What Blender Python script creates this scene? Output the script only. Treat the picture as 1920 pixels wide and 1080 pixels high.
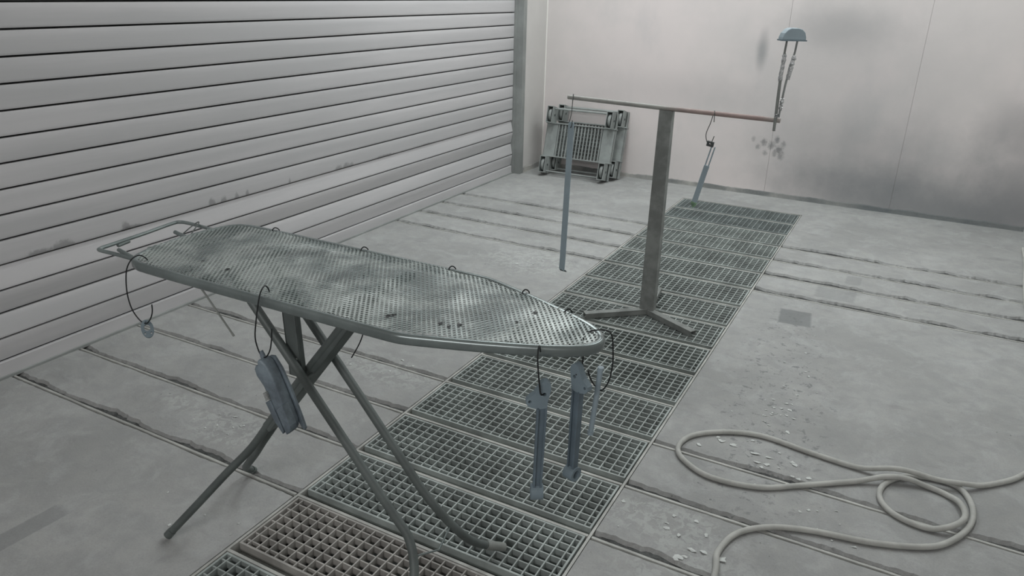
import bpy, bmesh, math, random
from mathutils import Vector, Matrix, noise
random.seed(7)
for o in list(bpy.data.objects): bpy.data.objects.remove(o)
scn = bpy.context.scene
COL = scn.collection

# ------------------------------------------------------------------ camera
cam = bpy.data.cameras.new('camera'); camo = bpy.data.objects.new('camera', cam); COL.objects.link(camo)
cam.sensor_fit = 'HORIZONTAL'; cam.sensor_width = 36.0; cam.lens = 26.131; cam.clip_start = .02
R0 = (0.87924968, 0.47583934, 0.02229184)      # right
R1 = (0.19636125, -0.3194038, -0.92705095)     # down
R2 = (-0.43400721, 0.81948651, -0.3742721)     # forward
m3 = Matrix((R0, [-v for v in R1], [-v for v in R2])).transposed()
camo.matrix_world = Matrix.Translation((0, 0, 1.5)) @ m3.to_4x4()
scn.camera = camo

# ------------------------------------------------------------------ world, lamps, exposure
w = bpy.data.worlds.new('world'); scn.world = w; w.use_nodes = True
w.node_tree.nodes['Background'].inputs[0].default_value = (.75, .82, .85, 1)
w.node_tree.nodes['Background'].inputs[1].default_value = .15
vs = scn.view_settings
vs.view_transform = 'Standard'; vs.look = 'None'; vs.gamma = 1.0; vs.use_curve_mapping = False
vs.exposure = -0.06
def tube_or_fill_lamp(loc, sx, sy, power, col, rot=(0, 0, 0)):           # fluorescent tube rows under the ceiling, plus one added fill lamp
    l = bpy.data.lights.new('tubes_or_fill', 'AREA'); l.shape = 'RECTANGLE'; l.size = sx; l.size_y = sy
    l.energy = power; l.color = col
    o = bpy.data.objects.new('tubes_or_fill', l); COL.objects.link(o); o.location = loc; o.rotation_euler = rot
tube_or_fill_lamp((-2.2, 4.6, 3.38), .5, 2.6, 54, (.94, .99, 1))
tube_or_fill_lamp((-.1, 4.3, 3.38), .5, 3.2, 56, (.95, .99, 1))
tube_or_fill_lamp((-.6, -2.42, 2.75), 2.4, .3, 50, (1, .975, .985), (math.radians(68), 0, 0))   # added fill lamp, unseen behind the camera, brightens camera-facing parts

# ------------------------------------------------------------------ helpers
def tag(o, label=None, cat=None, group=None, kind=None):
    if label: o['label'] = label
    if cat: o['category'] = cat
    if group: o['group'] = group
    if kind: o['kind'] = kind
    return o
def empty(name, loc=(0, 0, 0), label=None, cat=None, group=None, kind=None):
    o = bpy.data.objects.new(name, None); COL.objects.link(o); o.location = loc; o.empty_display_size = .05
    return tag(o, label, cat, group, kind)
def link(name, me, parent=None, loc=None):
    o = bpy.data.objects.new(name, me); COL.objects.link(o)
    if loc is not None: o.location = loc
    if parent is not None:
        o.parent = parent
    return o
class MB:
    def __init__(s, origin=(0, 0, 0)): s.v = []; s.f = []; s.o = Vector(origin)
    def add(s, vs_, fs_):
        n = len(s.v); s.v += [Vector(p) - s.o for p in vs_]; s.f += [tuple(i + n for i in f) for f in fs_]
    def box(s, c, d, M=None):
        hx, hy, hz = d[0] / 2, d[1] / 2, d[2] / 2
        P = [Vector((x, y, z)) for x in (-hx, hx) for y in (-hy, hy) for z in (-hz, hz)]
        if M is not None: P = [M @ p for p in P]
        s.add([p + Vector(c) for p in P], [(0, 1, 3, 2), (4, 6, 7, 5), (0, 4, 5, 1), (2, 3, 7, 6), (0, 2, 6, 4), (1, 5, 7, 3)])
    def span(s, a, b): s.box([(a[i] + b[i]) / 2 for i in range(3)], [abs(b[i] - a[i]) for i in range(3)])
    def tube(s, pts, r, n=8, cap=True, closed=False):
        pts = [Vector(p) for p in pts]; N = len(pts)
        rs = r if isinstance(r, (list, tuple)) else [r] * N
        T = []
        for i in range(N):
            a = pts[i - 1] if (i > 0 or closed) else pts[i]; b = pts[(i + 1) % N] if (i < N - 1 or closed) else pts[i]
            t = (b - a); T.append(t.normalized() if t.length > 1e-9 else Vector((0, 0, 1)))
        u = T[0].orthogonal().normalized(); V = []; F = []
        for i in range(N):
            u = (u - T[i] * u.dot(T[i]))
            u = u.normalized() if u.length > 1e-6 else T[i].orthogonal().normalized()
            q = T[i].cross(u)
            for k in range(n):
                a = 2 * math.pi * k / n; V.append(pts[i] + (u * math.cos(a) + q * math.sin(a)) * rs[i])
        for i in range(N if closed else N - 1):
            j = (i + 1) % N
            for k in range(n):
                l = (k + 1) % n; F.append((i * n + k, i * n + l, j * n + l, j * n + k))
        if cap and not closed:
            F.append(tuple(range(n - 1, -1, -1))); F.append(tuple((N - 1) * n + k for k in range(n)))
        s.add(V, F)
    def prism(s, outline, fr, t0, t1, holes=()):
        """outline [(a,b)] in frame fr=(origin,U,V,W); extruded from W*t0 to W*t1; holes are rings with the same winding"""
        O, U, V, W = [Vector(x) for x in fr]
        bm = bmesh.new(); rings = []
        for L in [outline] + list(holes):
            rings.append([bm.verts.new(O + U * a + V * b + W * t0) for a, b in L])
        es = []
        for L in rings:
            for i in range(len(L)): es.append(bm.edges.new((L[i], L[(i + 1) % len(L)])))
        if holes: bmesh.ops.triangle_fill(bm, edges=es, use_beauty=True, normal=W)
        else: bm.faces.new(rings[0])
        ret = bmesh.ops.extrude_face_region(bm, geom=bm.faces[:], use_keep_orig=True)
        for e in ret['geom']:
            if isinstance(e, bmesh.types.BMVert): e.co += W * (t1 - t0)
        bmesh.ops.recalc_face_normals(bm, faces=bm.faces[:])
        bm.verts.index_update()
        s.add([v.co.copy() for v in bm.verts], [tuple(v.index for v in f.verts) for f in bm.faces]); bm.free()
    def mesh(s, name, mat, smooth=False, bevel=0, seg=2):
        me = bpy.data.meshes.new(name); me.from_pydata(s.v, [], s.f)
        bm = bmesh.new(); bm.from_mesh(me); bmesh.ops.recalc_face_normals(bm, faces=bm.faces[:])
        if bevel:
            es = [e for e in bm.edges if len(e.link_faces) == 2 and e.calc_face_angle(0) > .5]
            bmesh.ops.bevel(bm, geom=es, offset=bevel, segments=seg, affect='EDGES', profile=.5, clamp_overlap=True)
        bm.to_mesh(me); bm.free(); me.materials.append(mat)
        if smooth:
            for p in me.polygons: p.use_smooth = True
            if smooth != 'all':
                try: me.set_sharp_from_angle(angle=math.radians(40))
                except Exception: pass
        return me
    def build(s, name, mat, parent=None, smooth=False, bevel=0, seg=2):
        return link(name, s.mesh(name, mat, smooth, bevel, seg), parent, s.o - (parent.location if parent is not None else Vector((0, 0, 0))))
def spline(P, k=8, closed=False):
    P = [Vector(p) for p in P]; n = len(P); out = []
    for i in range(n if closed else n - 1):
        if closed: a, b, c, d = P[i - 1], P[i], P[(i + 1) % n], P[(i + 2) % n]
        else: a, b, c, d = P[max(i - 1, 0)], P[i], P[i + 1], P[min(i + 2, n - 1)]
        for j in range(k):
            t = j / k
            out.append(.5 * ((2 * b) + (c - a) * t + (2 * a - 5 * b + 4 * c - d) * t * t + (3 * b - a - 3 * c + d) * t ** 3))
    if not closed: out.append(P[-1])
    return out
def circ(cx, cy, r, n=16): return [(cx + r * math.cos(2 * math.pi * i / n), cy + r * math.sin(2 * math.pi * i / n)) for i in range(n)]
def nz(x, y=0., z=0.): return noise.noise(Vector((x, y, z)))

# ------------------------------------------------------------------ materials
def lin(c): return tuple(((v / 255) / 12.92 if v / 255 <= .04045 else ((v / 255 + .055) / 1.055) ** 2.4) for v in c) + (1,)
class NT:
    def __init__(s, name):
        s.m = bpy.data.materials.new(name); s.m.use_nodes = True; s.t = s.m.node_tree
        s.b = s.t.nodes['Principled BSDF']; s.pos = s.t.nodes.new('ShaderNodeNewGeometry').outputs['Position']
        s.obj = s.t.nodes.new('ShaderNodeTexCoord').outputs['Object']
    def n(s, t, **k):
        x = s.t.nodes.new(t)
        for a, v in k.items(): setattr(x, a, v)
        return x
    def l(s, a, b): s.t.links.new(a, b)
    def math(s, op, a, b=0., clamp=False):
        x = s.n('ShaderNodeMath', operation=op, use_clamp=clamp)
        for i, q in enumerate((a, b)):
            if isinstance(q, (int, float)): x.inputs[i].default_value = q
            else: s.l(q, x.inputs[i])
        return x.outputs[0]
    def noise(s, scale, detail=4, rough=.55, vec=None, stretch=None, dist=0.):
        v = vec or s.pos
        if stretch:
            mp = s.n('ShaderNodeMapping'); s.l(v, mp.inputs['Vector']); mp.inputs['Scale'].default_value = stretch; v = mp.outputs[0]
        x = s.n('ShaderNodeTexNoise'); s.l(v, x.inputs['Vector'])
        x.inputs['Scale'].default_value = scale; x.inputs['Detail'].default_value = detail; x.inputs['Roughness'].default_value = rough
        x.inputs['Distortion'].default_value = dist
        return x.outputs['Fac']
    def ramp(s, f, lo, hi, a=0., b=1.):
        x = s.n('ShaderNodeMapRange', interpolation_type='SMOOTHSTEP'); s.l(f, x.inputs[0])
        x.inputs[1].default_value = lo; x.inputs[2].default_value = hi; x.inputs[3].default_value = a; x.inputs[4].default_value = b
        return x.outputs[0]
    def mix(s, f, a, b):
        x = s.n('ShaderNodeMix', data_type='RGBA')
        if isinstance(f, (int, float)): x.inputs[0].default_value = f
        else: s.l(f, x.inputs[0])
        for i, q in ((6, a), (7, b)):
            if isinstance(q, tuple): x.inputs[i].default_value = q
            else: s.l(q, x.inputs[i])
        return x.outputs[2]
    def bump(s, h, strength, dist):
        x = s.n('ShaderNodeBump'); s.l(h, x.inputs['Height']); x.inputs['Strength'].default_value = strength; x.inputs['Distance'].default_value = dist
        s.l(x.outputs[0], s.b.inputs['Normal'])
    def patch(s, c, size, ang=0., soft=.15, warp=0., wscale=8.):
        """0..1 mark of its own shape around world point c: (half sizes) rectangle-ish ellipse with a broken edge"""
        mp = s.n('ShaderNodeMapping', vector_type='TEXTURE'); s.l(s.pos, mp.inputs['Vector'])
        mp.inputs['Location'].default_value = c; mp.inputs['Rotation'].default_value = (0, 0, ang); mp.inputs['Scale'].default_value = size
        ln = s.n('ShaderNodeVectorMath', operation='LENGTH'); s.l(mp.outputs[0], ln.inputs[0])
        d = ln.outputs['Value']
        if warp: d = s.math('ADD', d, s.math('MULTIPLY', s.math('SUBTRACT', s.noise(wscale, 5, .6), .5), warp))
        return s.ramp(d, 1 - soft, 1 + soft, 1, 0)
    def rect(s, c, size, ang=0., soft=.1, warp=.2, wscale=20.):
        mp = s.n('ShaderNodeMapping', vector_type='TEXTURE'); s.l(s.pos, mp.inputs['Vector'])
        mp.inputs['Location'].default_value = c; mp.inputs['Rotation'].default_value = (0, 0, ang); mp.inputs['Scale'].default_value = size
        sp = s.n('ShaderNodeSeparateXYZ'); s.l(mp.outputs[0], sp.inputs[0])
        d = s.math('MAXIMUM', s.math('ABSOLUTE', sp.outputs[0]), s.math('ABSOLUTE', sp.outputs[1]))
        d = s.math('ADD', d, s.math('MULTIPLY', s.math('SUBTRACT', s.noise(wscale, 5, .6), .5), warp))
        return s.ramp(d, 1 - soft, 1 + soft, 1, 0)
def simple(name, c, var=.12, scale=6., rough=.8, metal=0., bump=.25, bdist=.002, bscale=90., c2=None, local=False):
    t = NT(name); v = t.obj if local else t.pos
    a = lin(c); b = lin(c2) if c2 else tuple(x * (1 - var * 2) for x in a[:3]) + (1,)
    f = t.ramp(t.noise(scale, 5, .6, v), .35, .68)
    t.l(t.mix(f, b, a), t.b.inputs['Base Color'])
    t.b.inputs['Roughness'].default_value = rough; t.b.inputs['Metallic'].default_value = metal
    if bump: t.bump(t.noise(bscale, 4, .6, v), bump, bdist)
    return t.m
def floor_mat():
    t = NT('dusty_concrete')
    a, b, c = lin((165, 166, 164)), lin((149, 150, 148)), lin((122, 123, 122))
    f1 = t.ramp(t.noise(1.6, 6, .6), .35, .66); f2 = t.ramp(t.noise(11, 6, .62, dist=.4), .3, .7)
    col = t.mix(f1, b, a); col = t.mix(t.math('MULTIPLY', f2, .5), col, lin((138, 140, 140)))
    col = t.mix(t.math('MULTIPLY', t.ramp(t.noise(5.5, 8, .72, dist=.5), .47, .66), .4), col, lin((178, 180, 179)))
    col = t.mix(t.math('MULTIPLY', t.ramp(t.noise(170, 3, .6), .45, .7), .18), col, lin((118, 120, 120)))
    st = t.ramp(t.noise(2.2, 8, .7, stretch=(1, 2.4, 1), dist=.6), .56, .75)
    col = t.mix(t.math('MULTIPLY', st, .5), col, c)
    chips = t.ramp(t.noise(46, 3, .5), .70, .73)
    zone = t.ramp(t.noise(1.9, 3, .5), .5, .62)
    col = t.mix(t.math('MULTIPLY', t.math('MULTIPLY', chips, zone), .7), col, lin((88, 92, 92)))
    # worn trail right of the gratings, rubbed marks and a removed strip of tape
    tr = t.patch((-.28, 2.85, 0), (.19, .95, 1), .08, .45, 1.1, 7)
    spk = t.ramp(t.noise(26, 6, .7, dist=.2), .56, .62)
    col = t.mix(t.math('MULTIPLY', t.math('MULTIPLY', tr, spk), .6), col, lin((100, 104, 104)))
    for cc, sz, an, k in [((-.34, 3.68, 0), (.075, .095, 1), .1, .6), ((-.2, 4.12, 0), (.1, .085, 1), 0, .28), ((-.135, 4.4, 0), (.04, .07, 1), 0, .22),
                          ((-2.06, .83, 0), (.036, .16, 1), -.06, .36)]:
        col = t.mix(t.math('MULTIPLY', t.rect(cc, sz, an), k), col, lin((98, 102, 103)))
    for cc, sz in [((-1.97, 1.56, 0), (.2, .1, 1)), ((-2.27, 1.6, 0), (.09, .05, 1)), ((-1.85, 3.72, 0), (.3, .2, 1)), ((-.45, 1.85, 0), (.2, .1, 1)), ((-.2, 1.66, 0), (.3, .1, 1)), ((-1.75, 2.2, 0), (.25, .1, 1))]:
        pz = t.math('MULTIPLY', t.patch(cc, sz, 0, .4, 1.0, 9), t.ramp(t.noise(30, 6, .7, dist=.8), .50, .53))
        col = t.mix(t.math('MULTIPLY', pz, .35), col, lin((186, 190, 187)))
    t.l(col, t.b.inputs['Base Color'])
    t.b.inputs['Roughness'].default_value = .82; t.b.inputs['Specular IOR Level'].default_value = .35
    h = t.math('ADD', t.math('MULTIPLY', t.noise(9, 6, .65, dist=.3), .9), t.math('MULTIPLY', t.noise(120, 3, .6), .14))
    h = t.math('ADD', h, t.math('MULTIPLY', t.math('MULTIPLY', chips, zone), -.35))
    t.bump(h, .55, .012)
    return t.m
def wall_mat():
    t = NT('sprayed_wall_panel')
    a, b = lin((222, 214, 212)), lin((210, 205, 203))
    col = t.mix(t.ramp(t.noise(.9, 5, .6), .35, .65), b, a)
    col = t.mix(t.math('MULTIPLY', t.ramp(t.noise(1.7, 5, .6, stretch=(1, 1, .55)), .5, .8), .35), col, lin((172, 176, 178)))
    # overspray blots and smudges, with shade painted into the low right corner
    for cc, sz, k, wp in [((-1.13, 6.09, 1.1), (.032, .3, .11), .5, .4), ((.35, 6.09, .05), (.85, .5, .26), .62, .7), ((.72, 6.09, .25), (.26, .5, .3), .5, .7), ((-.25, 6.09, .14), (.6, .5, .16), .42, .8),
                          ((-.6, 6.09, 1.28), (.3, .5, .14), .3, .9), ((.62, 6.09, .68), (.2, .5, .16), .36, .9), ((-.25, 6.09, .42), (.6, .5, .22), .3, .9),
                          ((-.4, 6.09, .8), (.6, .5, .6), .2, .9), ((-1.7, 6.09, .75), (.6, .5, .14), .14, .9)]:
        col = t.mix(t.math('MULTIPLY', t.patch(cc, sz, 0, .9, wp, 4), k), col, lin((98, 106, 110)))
    for x, z, r, k in [(-1.02, .42, .018, .75), (-1.06, .38, .014, .6), (-.96, .40, .02, .7), (-.92, .45, .016, .8), (-1.0, .34, .014, .6), (-.90, .37, .022, .85), (-.87, .42, .014, .6), (-.93, .34, .014, .55), (-.88, .33, .02, .6), (-1.1, .44, .012, .5)]:
        col = t.mix(t.math('MULTIPLY', t.patch((x, 6.09, z), (r * 1.1, .2, r * 1.4), .0, .7, 2.2, 60), k * .75), col, lin((82, 86, 88)))
    t.l(col, t.b.inputs['Base Color']); t.b.inputs['Roughness'].default_value = .75
    t.bump(t.noise(60, 4, .6), .12, .003)
    return t.m
def slat_mat():
    t = NT('shutter_slat_paint')
    a, b = lin((193, 192, 193)), lin((180, 180, 181))
    col = t.mix(t.ramp(t.noise(1.2, 5, .6, stretch=(1, .4, 6)), .35, .65), b, a)
    zc = t.n('ShaderNodeSeparateXYZ'); t.l(t.pos, zc.inputs[0]); above = t.ramp(zc.outputs[2], .4565, .458)
    for y, sy, sz in [(1.60, .05, .022), (1.70, .05, .032), (1.99, .022, .036), (2.02, .05, .016), (2.47, .022, .034), (2.545, .018, .03), (2.63, .014, .028), (2.70, .012, .03), (3.01, .008, .036), (3.42, .03, .026), (3.49, .03, .028), (3.54, .02, .022), (3.88, .1, .014), (4.36, .1, .01)]:
        col = t.mix(t.math('MULTIPLY', t.math('MULTIPLY', t.patch((-3.02, y, .455), (.3, sy, sz), 0, .35, 1.3, 55), above), .5), col, lin((98, 98, 98)))
    t.l(col, t.b.inputs['Base Color']); t.b.inputs['Roughness'].default_value = .55
    t.bump(t.noise(70, 3, .5), .06, .002)
    return t.m
def sheet_mat():
    t = NT('worn_grey_expanded_sheet')
    f = t.ramp(t.noise(7, 5, .6, t.obj, dist=.5), .38, .64)
    col = t.mix(f, lin((118, 128, 126)), lin((174, 181, 178)))
    t.l(col, t.b.inputs['Base Color']); t.b.inputs['Metallic'].default_value = .35
    t.l(t.ramp(t.noise(9, 4, .6, t.obj), .35, .65, .28, .55), t.b.inputs['Roughness'])
    return t.m
def base_mat():
    t = NT('dirty_skirting_mortar')
    col = t.mix(t.ramp(t.noise(3, 5, .6), .35, .68), lin((112, 115, 114)), lin((164, 163, 158)))
    col = t.mix(t.math('MULTIPLY', t.patch((.35, 6.07, .02), (1.1, .6, .6), 0, .6, .5, 4), .75), col, lin((92, 98, 100)))  # overspray and corner shade painted over the right stretch
    t.l(col, t.b.inputs['Base Color']); t.b.inputs['Roughness'].default_value = .9; t.bump(t.noise(35, 4, .6), .6, .008)
    return t.m
def bar_mat():
    t = NT('sprayed_round_bar')
    col = t.mix(t.ramp(t.noise(9, 5, .6), .35, .68), lin((138, 138, 134)), lin((160, 160, 155)))
    col = t.mix(t.math('MULTIPLY', t.patch((-.74, 3.34, 1.0), (.22, .3, .3), 0, .5, .5, 20), .3), col, lin((168, 104, 100)))
    t.l(col, t.b.inputs['Base Color']); t.b.inputs['Roughness'].default_value = .5; t.bump(t.noise(60, 4, .6), .4, .002)
    return t.m
M = {
 'bluel': simple('pale_blue_primer', (154, 170, 178), .06, 12, .55, 0, .12, .001, 80),
 'grille': simple('darker_dolly_grille', (112, 118, 117), .12, 9, .7, 0, .2, .002, 70),
 'bead': simple('white_sealant', (232, 231, 226), .03, 9, .6, 0, .1, .001, 60),
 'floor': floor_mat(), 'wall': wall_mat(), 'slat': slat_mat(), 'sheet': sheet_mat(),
 'plain_wall': simple('painted_wall', (205, 203, 200), .05, 1.5, .8, 0, .1, .003, 50),
 'ceil': simple('ceiling_paint', (210, 210, 206), .04, 1.5, .85, 0, 0),
 'groove': simple('groove_dirt', (96, 98, 97), .3, 26, .95, 0, 1., .015, 70),
 'pit': simple('pit_dust', (108, 112, 110), .25, 6, .95, 0, .6, .02, 20),
 'rail': simple('dusty_rail_steel', (182, 183, 178), .14, 9, .6, .1, .3, .002, 80),
 'grate': simple('dusty_grating_steel', (168, 176, 173), .16, 9, .6, .1, .3, .002, 90),
 'grate_b': simple('rusty_dusty_grating_steel', (172, 170, 165), .16, 9, .62, .1, .3, .002, 90),
 'grate_d': simple('darker_grating_steel', (146, 155, 154), .16, 9, .6, .1, .3, .002, 90),
 'trim': simple('grey_door_frame_paint', (150, 154, 152), .12, 4, .6, 0, .15, .002, 60),
 'rubber': simple('black_joint_shade', (34, 35, 36), .2, 10, .7, 0, 0),
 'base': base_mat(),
 'rim': simple('grey_enamel_rim', (134, 144, 143), .12, 9, .26, .5, .12, .001, 60),
 'leg': simple('grey_leg_enamel', (104, 112, 110), .15, 8, .5, .15, .15, .001, 70),
 'legtip': simple('dusty_leg_end', (140, 144, 140), .12, 12, .7, 0, .2, .001, 70),
 'brownpost': simple('brown_grey_sprayed_steel', (137, 141, 138), .16, 14, .75, .05, .35, .002, 120),
 'bar': bar_mat(),
 'wire': simple('black_wire', (36, 40, 41), .2, 20, .55, .2, 0),
 'wireg': simple('grey_wire', (92, 96, 95), .2, 20, .6, .2, 0),
 'blue': simple('blue_grey_primer', (122, 138, 146), .08, 12, .6, 0, .12, .001, 80),
 'blued': simple('dark_blue_grey_primer', (104, 120, 130), .12, 14, .6, 0, .15, .001, 80),
 'cast': simple('blue_grey_sprayed_casting', (132, 146, 154), .2, 14, .5, .1, .25, .0015, 70, (92, 102, 110)),
 'dolly': simple('dusty_grey_dolly_paint', (152, 158, 156), .12, 9, .7, 0, .2, .002, 70),
 'wheel': simple('pale_castor_wheel', (146, 151, 149), .12, 14, .6, 0, .1, .001, 60),
 'dark': simple('dark_castor_metal', (86, 92, 92), .15, 14, .6, .2, .1, .001, 60),
 'hose': simple('dusty_rubber_hose', (184, 185, 180), .1, 14, .75, 0, .2, .001, 160),
 'flake': simple('pale_paint_flake', (206, 210, 207), .06, 14, .8, 0, .2, .001, 80),
 'foil': simple('crumpled_foil', (205, 207, 208), .1, 60, .25, .9, .8, .004, 140),
 'green': simple('green_tape', (136, 172, 138), .3, 40, .6, 0, .2, .001, 80),
}

# ------------------------------------------------------------------ the setting
XD, XS0, XS1, XR = -3.02, -1.482, -.614, .81       # door plane, grating strip, right wall
YB, YF = 6.09, -2.5                                # back wall, wall behind the photographer
ZC = 3.45
def yk(k): return 1.395 + .2835 * k
NEAR = [0, 1, 2, 3]; FAR = [9, 10, 11, 12]
YE0, YE1 = yk(-2) - .006, yk(15) + .012            # the strip's ends

b = MB()                                           # sub-base with the pit under the gratings
def quad(p): b.add(p, [(0, 1, 2, 3)])
zb, zp = -.011, -.34
b.span((-3.3, YF, zb - .2), (XS0 - .012, YB + .2, zb)); b.span((XS1 + .012, YF, zb - .2), (XR + .2, YB + .2, zb))
b.span((XS0 - .012, YE1, zb - .2), (XS1 + .012, YB + .2, zb)); b.span((XS0 - .012, YF, zb - .2), (XS1 + .012, YE0, zb))
floor = b.build('floor', M['groove']); tag(floor, 'dusty grey concrete workshop floor with rails and a grated channel', kind='structure')
b = MB(); b.span((XS0 - .2, YE0 - .2, zp - .05), (XS1 + .2, YE1 + .2, zp))
b.span((XS0 - .2, YE0 - .2, zp), (XS0 - .013, YE1 + .2, -.22)); b.span((XS1 + .013, YE0 - .2, zp), (XS1 + .2, YE1 + .2, -.22))
b.span((XS0 - .2, YE1 + .001, zp), (XS1 + .2, YE1 + .2, -.22)); b.span((XS0 - .2, YE0 - .2, zp), (XS1 + .2, YE0 - .001, -.22))
b.build('channel_pit', M['pit'], floor)

def slab(x0, x1, y0, y1, rag0, rag1, seed):
    """one concrete field; rag0/rag1: broken edge at its near / far side"""
    n = max(8, int((x1 - x0) / .012)); b = MB()
    T0 = []; T1 = []; B0 = []; B1 = []
    for i in range(n + 1):
        x = x0 + (x1 - x0) * i / n
        big = nz(x * 3.1, seed * 7.7) * 1.5 + nz(x * 11, seed * 3.3) * .9
        e0 = y0 + (rag0 * max(.1, 1 + .55 * big + .22 * nz(x * 38, seed) + .14 * nz(x * 110, seed)) if rag0 else 0)
        e1 = y1 - (rag1 * (1 + .8 * nz(x * 7, seed + 9) + .5 * nz(x * 40, seed + 3)) if rag1 else 0)
        jag = .003 * nz(x * 60, seed + 1.5)
        T0.append((x, e0, 0)); T1.append((x, e1, 0))
        B0.append((x, max(e0 - (.009 + jag if rag0 else 0), y0 + .001 if rag0 else y0), zb)); B1.append((x, e1 + (.003 if rag1 else 0), zb))
    N = n + 1
    V = T0 + T1 + B0 + B1; F = []
    for i in range(n):
        F += [(i, i + 1, N + i + 1, N + i), (2 * N + i, 2 * N + i + 1, i + 1, i), (N + i, N + i + 1, 3 * N + i + 1, 3 * N + i)]
    F += [(0, N, 3 * N, 2 * N), (n, 2 * N + n, 3 * N + n, N + n)]
    b.add(V, F)
    return b.build('concrete_slab', M['floor'], floor)
def rails_side(x0, x1, seed):
    lines = NEAR + FAR; ys = [yk(k) for k in lines]
    edges = [YF] + ys + [YB]
    for i in range(len(edges) - 1):
        y0 = edges[i] + (.006 if i > 0 else 0); y1 = edges[i + 1] - (.009 if i < len(edges) - 2 else 0)
        w0 = 0 if i == 0 else (.024 if lines[i - 1] < 5 else (.056 if seed > 10 else .044))
        slab(x0, x1, y0, y1, w0, .004 if i < len(edges) - 2 else 0, seed + i * 1.37)
    for y in ys:
        b = MB(); n = 24
        P = [(x0 + (x1 - x0) * i / n, y + .0015 * nz(i * .7, y), -.0008 + .0012 * nz(i * .9, y, 4)) for i in range(n + 1)]
        V = []; F = []
        for p in P:
            for dy, z in ((-.0055, -.012), (-.004, 0), (.004, .0005), (.0055, -.012)): V.append((p[0], p[1] + dy, p[2] + z))
        for i in range(n):
            for k in range(3): F.append((4 * i + k, 4 * i + k + 1, 4 * i + 5 + k, 4 * i + 4 + k))
        b.add(V, F); b.build('floor_rail', M['rail'], floor)
rails_side(XD - .06, XS0 - .012, 1.0)
rails_side(XS1 + .012, XR, 20.0)
for y0, y1, sd in ((YE1, YB, 40), (YF, YE0, 44)): slab(XS0 - .012, XS1 + .012, y0, y1, 0, 0, sd)
for x, s in ((XS0, -1), (XS1, 1)):                 # steel angle that lines the channel
    b = MB(); b.span((x + s * .001, YE0, -.06), (x + s * .009, YE1, -.001)); b.build('channel_angle', M['rail'], floor)
b = MB(); b.span((XS0 - .009, YE1 - .007, -.06), (XS1 + .009, YE1 - .001, -.001)); b.build('channel_angle', M['rail'], floor)
for k in range(-1, 15):                            # cross beams the panels rest on, in line with the floor rails
    b = MB(); b.span((XS0, yk(k) - .0045, -.09), (XS1, yk(k) + .0045, .0005)); b.span((XS0, yk(k) - .012, -.05), (XS1, yk(k) + .044, -.041))
    b.build('cross_beam', M['rail'], floor)

# walls and ceiling
b = MB(); b.span((XD - .12, YF, 0), (XD - .06, 5.64, ZC)); b.span((XD - .12, 5.655, -.2), (-2.95, YB + .1, ZC))  # first span: unseen slab added behind the shutter to block light
b.span((XD - .06, YF, 2.98), (-2.95, 5.655, ZC))
wl = b.build('wall_left', M['plain_wall']); tag(wl, 'pale left wall with a short pier between shutter door and corner', kind='structure')
wb = MB(); wb.span((-2.95, YB + .012, -.2), (XR + .1, YB + .1, ZC)); wbo = wb.build('wall_back', M['plain_wall'])
tag(wbo, 'pale back wall of sheet panels marked by grey overspray and painted-in shade', kind='structure')
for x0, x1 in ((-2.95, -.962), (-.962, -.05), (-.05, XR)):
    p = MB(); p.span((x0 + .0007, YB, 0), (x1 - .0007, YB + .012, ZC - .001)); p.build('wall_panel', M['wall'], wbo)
b = MB(); b.span((XR, YF, -.2), (XR + .1, YB + .1, ZC)); tag(b.build('wall_right', M['plain_wall']), 'pale right wall at the edge of the view', kind='structure')
b = MB(); b.span((XD - .12, YF - .1, -.2), (XR + .1, YF, ZC)); tag(b.build('wall_front', M['plain_wall']), 'pale wall behind the photographer', kind='structure')
b = MB(); b.span((XD - .12, YF - .1, ZC), (XR + .1, YB + .1, ZC + .1)); tag(b.build('ceiling', M['ceil']), 'white painted ceiling above the work area', kind='structure')
b = MB(); b.tube([(-2.947, YB - .003, .06), (-2.947, YB - .003, ZC)], .006, 6)
tag(b.build('trim_2', M['bead']), 'white bead of sealant up the corner beside the pier', kind='structure')
def skirting(name, ax, p0, p1, fixed, h, d, label):
    n = 150; V = []; F = []
    for i in range(n + 1):
        u = p0 + (p1 - p0) * i / n; hh = h * (1 + .22 * nz(u * 6, h) + .12 * nz(u * 30, h)); dd = d * (1 + .4 * nz(u * 8, 5) + .2 * nz(u * 40, 7))
        for q, z in ((0, hh), (dd * .45, hh * .85), (dd, .002 + hh * .1), (dd * 1.25, 0)):
            V.append((u, fixed - q, z) if ax == 'x' else (fixed + q, u, z))
    for i in range(n):
        for k in range(3): F.append((4 * i + k, 4 * i + k + 1, 4 * i + 5 + k, 4 * i + 4 + k))
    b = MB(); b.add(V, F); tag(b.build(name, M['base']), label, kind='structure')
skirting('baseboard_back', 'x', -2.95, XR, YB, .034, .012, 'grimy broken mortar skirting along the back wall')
skirting('baseboard_left', 'y', 5.70, YB, -2.95, .045, .010, 'dirty skirting below the pier in the corner')

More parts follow.
